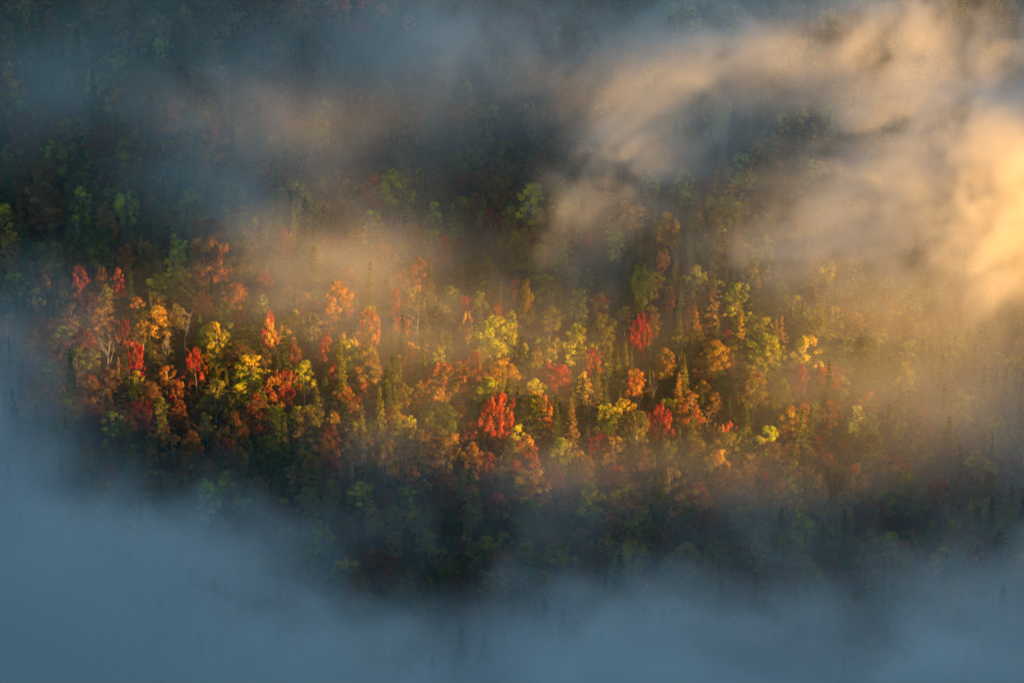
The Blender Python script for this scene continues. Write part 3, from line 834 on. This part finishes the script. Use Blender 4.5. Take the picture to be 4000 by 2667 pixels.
COUNT = {}
WOODS = []           # trees that stay joined: outside the frame, or deep inside the fog
N_FILL = 0
prng = random.Random(99)
def fill(n_tries, s_broad, s_conifer, spacing, cover, young, limit):
    global N_FILL
    for _ in range(n_tries):
        x, y = prng.uniform(-165, 185), prng.uniform(-120, 150)
        px, py = project((x, y, float(ground(x, y)) + 9))
        inside = -30 < px < 2382 and 90 < py < fog_line(px) and not (px > 1400 and py < 470 - 0.05 * (px - 1400)) and not (px > 1950 and py < 700)
        if young and not inside: continue
        tab = region(px, py)
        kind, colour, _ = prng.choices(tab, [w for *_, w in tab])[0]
        if young and kind == 'pine': continue
        conifer = kind in ('spruce', 'larch')
        var = prng.randrange(len(PROTO[kind]))
        rad0, zb, zt = BOX[kind, var]
        s = prng.uniform(*(s_conifer if conifer else s_broad))
        sxy = s * prng.uniform(0.82, 1.05) * (1.0 if conifer else 0.94)
        rad = rad0 * sxy
        if any((x - a) ** 2 + (y - b) ** 2 < (spacing * (rad + c)) ** 2 for a, b, c in near_trees(x, y, rad + 6)): continue
        sz = s if conifer else s * 0.85
        top = zt * sz
        # do not stand in front of a tree one can pick out
        q0 = project((x, y, float(ground(x, y)) + top)); q1 = project((x, y, float(ground(x, y)) + max(zb * sz, 1.0)))
        wpx = rad * FPX / 900
        bad = False
        for (hx, hy, hw, hh, hyw) in HERO_BOX:
            if y < hyw + 1.0:
                ox = min(px + wpx, hx + hw / 2) - max(px - wpx, hx - hw / 2)
                oy = min(q1[1], hy + hh / 2) - max(q0[1], hy - hh / 2)
                if ox > 0 and oy > 0 and ox * oy > cover * hw * hh: bad = True; break
        if bad: continue
        nm = KINDNAME[kind][0]
        if not inside or COUNT.get(nm, 0) >= limit:
            if not young:
                put(x, y, rad); WOODS.append((kind, var, x, y, sxy, sz, colour))
            continue
        put(x, y, rad)
        COUNT[nm] = COUNT.get(nm, 0) + 1
        c2 = PARTNER[colour]
        if prng.random() < 0.5 and kind not in ('spruce', 'pine'): c2 = prng.choice(['olive', 'mossy green', 'brown', 'amber', 'rust', 'lime'])
        what = words_for(kind, colour, s * 0.82)
        if young: what = 'young ' + colour + ' ' + KINDNAME[kind][1]
        lab = relation(px, 0.5 * (q0[1] + q1[1]), what)
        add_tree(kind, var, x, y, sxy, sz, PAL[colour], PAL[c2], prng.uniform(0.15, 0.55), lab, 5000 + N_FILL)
        N_FILL += 1
fill(18000, (0.60, 1.10), (0.56, 1.22), 0.60, 0.16, False, 245)
fill(9000, (0.40, 0.70), (0.40, 0.75), 0.52, 0.14, True, 285)
print("FILL", N_FILL, COUNT, "woods", len(WOODS))

# joined forest beyond the frame and inside the fog
def joined_woods(items):
    r = np.random.RandomState(5)
    VV, CC = [], []
    for (kind, var, x, y, sxy, s, colour) in items:
        V, F, tint = RAW[kind][var]
        m = len(F); keep = r.choice(m, min(m, 420), replace=False)
        Q = V.reshape(-1, 4, 3)[keep]
        c = Q.mean(1, keepdims=True); Q = c + (Q - c) * 2.4
        a = r.uniform(0, 6.28); ca, sa = math.cos(a), math.sin(a)
        Q = np.stack([Q[..., 0] * ca - Q[..., 1] * sa, Q[..., 0] * sa + Q[..., 1] * ca, Q[..., 2]], -1) * np.array([sxy, sxy, s])
        Q = Q + np.array([x, y, float(ground(x, y)) - 0.3])
        VV.append(Q.reshape(-1, 3))
        col = np.array(PAL[colour]) * (0.6 + 0.8 * tint[keep])[:, None]
        CC.append(np.concatenate([col, np.ones((len(keep), 1))], 1))
    V = np.concatenate(VV)
    return mesh_from("woods", V, np.arange(len(V)).reshape(-1, 4), {"leaf_colour": np.concatenate(CC)})
o = bpy.data.objects.new("woods", joined_woods(WOODS)); o.data.materials.append(MAT_MIXED); COL.objects.link(o)
tag(o, "forest that goes on beyond the trees one can pick out", kind="stuff")

# low growth between the trunks
r = np.random.RandomState(17)
k = 44000
gx, gy = r.uniform(-160, 180, k), r.uniform(-120, 150, k)
gz = ground(gx, gy) + r.uniform(0.1, 3.0, k) * (0.4 + 0.6 * r.rand(k))
V, F = cards(np.stack([gx, gy, gz], 1), unit(np.stack([r.normal(0, 0.5, k), r.normal(-0.3, 0.5, k), np.ones(k)], 1)), r.uniform(0.4, 1.0, k), r)
pc = np.array([PAL[n] for n in ('mossy green', 'brown', 'deep green', 'dark green', 'rust', 'olive')])[r.choice(6, k, p=[.3, .2, .15, .2, .05, .1])] * r.uniform(0.5, 1.0, (k, 1))
o = bpy.data.objects.new("undergrowth", mesh_from("undergrowth", V, F, {"leaf_colour": np.concatenate([pc, np.ones((k, 1))], 1)}))
o.data.materials.append(MAT_MIXED); COL.objects.link(o)
tag(o, "low brush and saplings between the trunks", kind="stuff")

# ------------------------------------------------------------------ the mist: one volume that lies on the slope
class E:
    """a field in the node tree, with arithmetic"""
    nt = None
    def __init__(s, sock): s.s = sock
    @staticmethod
    def op(o, a, b=None, c=None, clamp=False):
        n = E.nt.nodes.new("ShaderNodeMath"); n.operation = o; n.use_clamp = clamp
        for i, v in enumerate((a, b, c)):
            if v is None: continue
            if isinstance(v, E): E.nt.links.new(v.s, n.inputs[i])
            else: n.inputs[i].default_value = float(v)
        return E(n.outputs[0])
    def __add__(s, o): return E.op('ADD', s, o)
    __radd__ = __add__
    def __sub__(s, o): return E.op('SUBTRACT', s, o)
    def __rsub__(s, o): return E.op('SUBTRACT', o, s)
    def __mul__(s, o): return E.op('MULTIPLY', s, o)
    __rmul__ = __mul__
    def __truediv__(s, o): return E.op('DIVIDE', s, o)
    def __neg__(s): return E.op('MULTIPLY', s, -1)
def emax(a, b): return E.op('MAXIMUM', a, b)
def emin(a, b): return E.op('MINIMUM', a, b)
def eexp(a): return E.op('EXPONENT', a)
def smooth(a, lo, hi):
    n = E.nt.nodes.new("ShaderNodeMapRange"); n.interpolation_type = 'SMOOTHSTEP'
    E.nt.links.new(a.s, n.inputs[0]); n.inputs[1].default_value = lo; n.inputs[2].default_value = hi
    n.inputs[3].default_value = 0; n.inputs[4].default_value = 1
    return E(n.outputs[0])
def ramp_x(a, xs_, ys_):
    """piecewise linear function of a"""
    out = E.op('ADD', 0.0, ys_[0])
    for i in range(len(xs_) - 1):
        n = E.nt.nodes.new("ShaderNodeMapRange"); n.interpolation_type = 'SMOOTHSTEP'; n.clamp = True
        E.nt.links.new(a.s, n.inputs[0]); n.inputs[1].default_value = xs_[i]; n.inputs[2].default_value = xs_[i + 1]
        n.inputs[3].default_value = 0; n.inputs[4].default_value = ys_[i + 1] - ys_[i]
        out = out + E(n.outputs[0])
    return out
def noise(vec, scale, detail, rough=0.55, dist=0.0):
    n = E.nt.nodes.new("ShaderNodeTexNoise"); n.noise_dimensions = '3D'
    E.nt.links.new(vec, n.inputs["Vector"]); n.inputs["Scale"].default_value = scale
    n.inputs["Detail"].default_value = detail; n.inputs["Roughness"].default_value = rough; n.inputs["Distortion"].default_value = dist
    return E(n.outputs[0])
def vec(x, y, z):
    n = E.nt.nodes.new("ShaderNodeCombineXYZ")
    for i, v in enumerate((x, y, z)):
        if isinstance(v, E): E.nt.links.new(v.s, n.inputs[i])
        else: n.inputs[i].default_value = v
    return n.outputs[0]

# local axes of the mist: x across, u up the slope, w out of the slope
S47, C47 = math.sin(PITCH + SLOPE), math.cos(PITCH + SLOPE)
MPP = 900.0 / FPX
def loc(px, py, w):
    x = (px - 1176) * MPP
    u = ((783.5 - py) * MPP - w * C47 + 5.5) / S47
    return x, u

nt = bpy.data.node_groups.new("mist_field", 'GeometryNodeTree')
nt.interface.new_socket("Geometry", in_out='INPUT', socket_type='NodeSocketGeometry')
nt.interface.new_socket("Geometry", in_out='OUTPUT', socket_type='NodeSocketGeometry')
E.nt = nt
gout = nt.nodes.new("NodeGroupOutput"); nt.nodes.new("NodeGroupInput")
pos = nt.nodes.new("GeometryNodeInputPosition")
sep = nt.nodes.new("ShaderNodeSeparateXYZ"); nt.links.new(pos.outputs[0], sep.inputs[0])
x, u, w = (E(sep.outputs[i]) for i in range(3))

# slow swirl that bends everything
wx = (noise(vec(x, u, w), 0.016, 2) - 0.5) * 60
wu = (noise(vec(x + 200, u, w), 0.016, 2) - 0.5) * 60
ww = (noise(vec(x, u + 300, w), 0.020, 2) - 0.5) * 26
n_big = noise(vec(x + wx * 0.6, u + wu * 0.6, w * 1.3), 0.022, 5, 0.55)
n_wisp = noise(vec(x * 1.0 + wx + u * 0.15, u * 1.0 + wu, w * 1.1 + ww), 0.052, 6, 0.60)

def blob(px, py, h, sx, sy, sw, amp, rot=0.0, xx=None, uu=None):
    """soft body of mist: seen position and half size in picture pixels (2352 wide), height above the slope and half thickness in metres"""
    cx, cu = loc(px, py, h)
    a, b = (xx if xx is not None else x) - cx, (uu if uu is not None else u) - cu
    c, s = math.cos(R(rot)), math.sin(R(rot))
    p, q = a * c + b * s, b * c - a * s
    sx_, sy_ = sx * MPP, sy * MPP / S47
    d = (p * p) * (1 / sx_ ** 2) + (q * q) * (1 / sy_ ** 2) + ((w - h) * (w - h)) * (1 / sw ** 2)
    return eexp(-d) * amp

# 1 the bank that fills the valley
edge = ramp_x(x, [-150, -125, -112, -95, -72, -45, -10, 40, 75, 105, 140],
              [v for v in (10, -5, -22, -40, -55, -68, -76, -74, -72, -66, -60)])
below = edge - u + (n_big - 0.5) * 74 + (n_wisp - 0.5) * 44
top = w - emin(emax(below * 0.45, 0.0), 26.0)
bank = smooth(below, -18, 84) * (1 - smooth(top, 4, 26)) * 0.10 * (0.55 + n_big * 0.9)

# 2 thin veils over the trees
xx, uu = x + wx * 0.5, u + wu * 0.5
SOFT = [
    # px, py, height, sx, sy, thickness, amount, rotation
    (70, 740, 10, 170, 150, 9, .014, -20),       # left veil over the spruces
    (540, 440, 20, 150, 190, 11, .013, 30),      # brown veil upper left of the middle
    (830, 600, 13, 180, 230, 10, .022, 25),
    (600, 640, 10, 150, 80, 8, .008, 0),         # golden veil in the middle
    (770, 650, 10, 170, 80, 7, .010, 0),
    (1380, 640, 12, 110, 70, 8, .018, 20),        # golden pocket
    (980, 780, 9, 280, 130, 7, .008, 0),
    (1250, 800, 9, 180, 80, 7, .008, 0),
    (900, 700, 12, 330, 110, 9, .007, 0),
    (1450, 720, 11, 300, 90, 8, .006, 0),
    (1900, 860, 11, 170, 80, 8, .012, 0),
    (800, 1000, 10, 170, 60, 8, .012, 0),         # grey veil below
    (1250, 1080, 10, 300, 60, 8, .008, 0),
    (1100, 1170, 14, 520, 110, 12, .007, 0),
    (1850, 1130, 12, 260, 80, 10, .010, 0),
    (260, 130, 20, 430, 190, 13, .013, 0),        # upper left blue veil
    (1000, 90, 22, 380, 150, 14, .019, 0),        # upper middle blue veil
    (650, 270, 20, 380, 140, 12, .015, 0),
    (1720, 330, 22, 260, 130, 12, .013, 0),
    (2230, 960, 12, 200, 140, 10, .024, 0),       # violet veil right
    (2110, 840, 10, 150, 100, 9, .016, 0),
    (2250, 720, 11, 180, 100, 9, .020, 0),        # low sunlit fog right
    (2020, 650, 11, 170, 80, 8, .016, 0),
]
veil = None
for b in SOFT:
    f = blob(*b, xx=xx, uu=uu); veil = f if veil is None else veil + f
veil = veil * (0.20 + smooth(n_big * 0.6 + n_wisp * 0.4, 0.34, 0.66) * 1.6)

# 3 torn sunlit plumes floating above the slope
PLUME = [
    (1470, 340, 46, 190, 75, 8, .050, 45),
    (1640, 160, 52, 190, 90, 10, .040, 20),
    (1400, 440, 36, 190, 70, 8, .012, 45),
    (1900, 60, 70, 330, 110, 12, .040, 0),
    (2000, 300, 76, 260, 120, 10, .026, 20),
    (2240, 400, 70, 150, 180, 12, .090, 0),
    (2330, 620, 60, 150, 110, 10, .024, 0),
    (1980, 500, 52, 230, 100, 10, .036, 20),
    (1760, 560, 38, 190, 80, 8, .022, 0),
    (1250, 90, 50, 260, 90, 10, .018, 0),
    (2130, 380, 61, 180, 130, 10, .046, 0),
    (2090, 590, 46, 200, 90, 10, .032, 0),
    (2610, 260, 45, 190, 230, 18, .060, 0),       # mist added beyond the frame to shade the upper right trees
]
pl = None
for b in PLUME:
    f = blob(*b, xx=x + wx * 0.35, uu=u + wu * 0.35); pl = f if pl is None else pl + f
holes = blob(1850, 215, 76, 85, 75, 26, 1.0, 0) + blob(1660, 430, 56, 120, 75, 22, 1.0, 20) + blob(2170, 100, 80, 85, 100, 26, .75, 0)
n_fine = noise(vec(x + wx * 0.9 - u * 0.35, u + wu * 0.9, w + ww), 0.13, 5, 0.66, 0.6)
n_ridge = 1 - E.op('ABSOLUTE', noise(vec(x + wx * 1.2 + u * 0.2, u + wu * 1.2, w + ww), 0.060, 4, 0.6, 0.8) - 0.5) * 5.0
torn = smooth(n_wisp * 0.43 + n_big * 0.13 + n_fine * 0.44, 0.45, 0.56) * (0.75 + emax(n_ridge, 0.0) * 0.5) * 0.92 + 0.08
plume = pl * torn * emax(1 - holes, 0.04) * 2.4

dens = emax(bank + veil + plume + 0.0004 * (1 - smooth(w, 20, 60)), 0.0)
lo, hi = (-175.0, -240.0, -6.0), (200.0, 190.0, 104.0)
# fade at the borders of the volume so that no face shows
dens = dens * (1 - smooth(w, 88, 103))
vc = nt.nodes.new("GeometryNodeVolumeCube")
nt.links.new(dens.s, vc.inputs["Density"])
vc.inputs["Min"].default_value = lo; vc.inputs["Max"].default_value = hi
VOX = 1.4
for ax_, i in (("X", 0), ("Y", 1), ("Z", 2)):
    vc.inputs["Resolution " + ax_].default_value = int((hi[i] - lo[i]) / VOX)
mist_mat, mnt, mout = new_mat("morning_mist")
pv = N(mnt, "ShaderNodeVolumePrincipled")
pv.inputs["Color"].default_value = (0.85, 0.86, 0.865, 1)
pv.inputs["Density"].default_value = 1.0
pv.inputs["Anisotropy"].default_value = 0.0
mnt.links.new(pv.outputs[0], mout.inputs["Volume"])
sm = nt.nodes.new("GeometryNodeSetMaterial"); sm.inputs["Material"].default_value = mist_mat
nt.links.new(vc.outputs[0], sm.inputs[0]); nt.links.new(sm.outputs[0], gout.inputs[0])
vol = bpy.data.volumes.new("haze"); vol.materials.append(mist_mat)
haze = bpy.data.objects.new("haze", vol); COL.objects.link(haze)
haze.rotation_euler = (SLOPE, 0, 0)
md = haze.modifiers.new("mist_field", 'NODES'); md.node_group = nt
tag(haze, "drifting morning mist lying on the forested slope", kind="stuff")
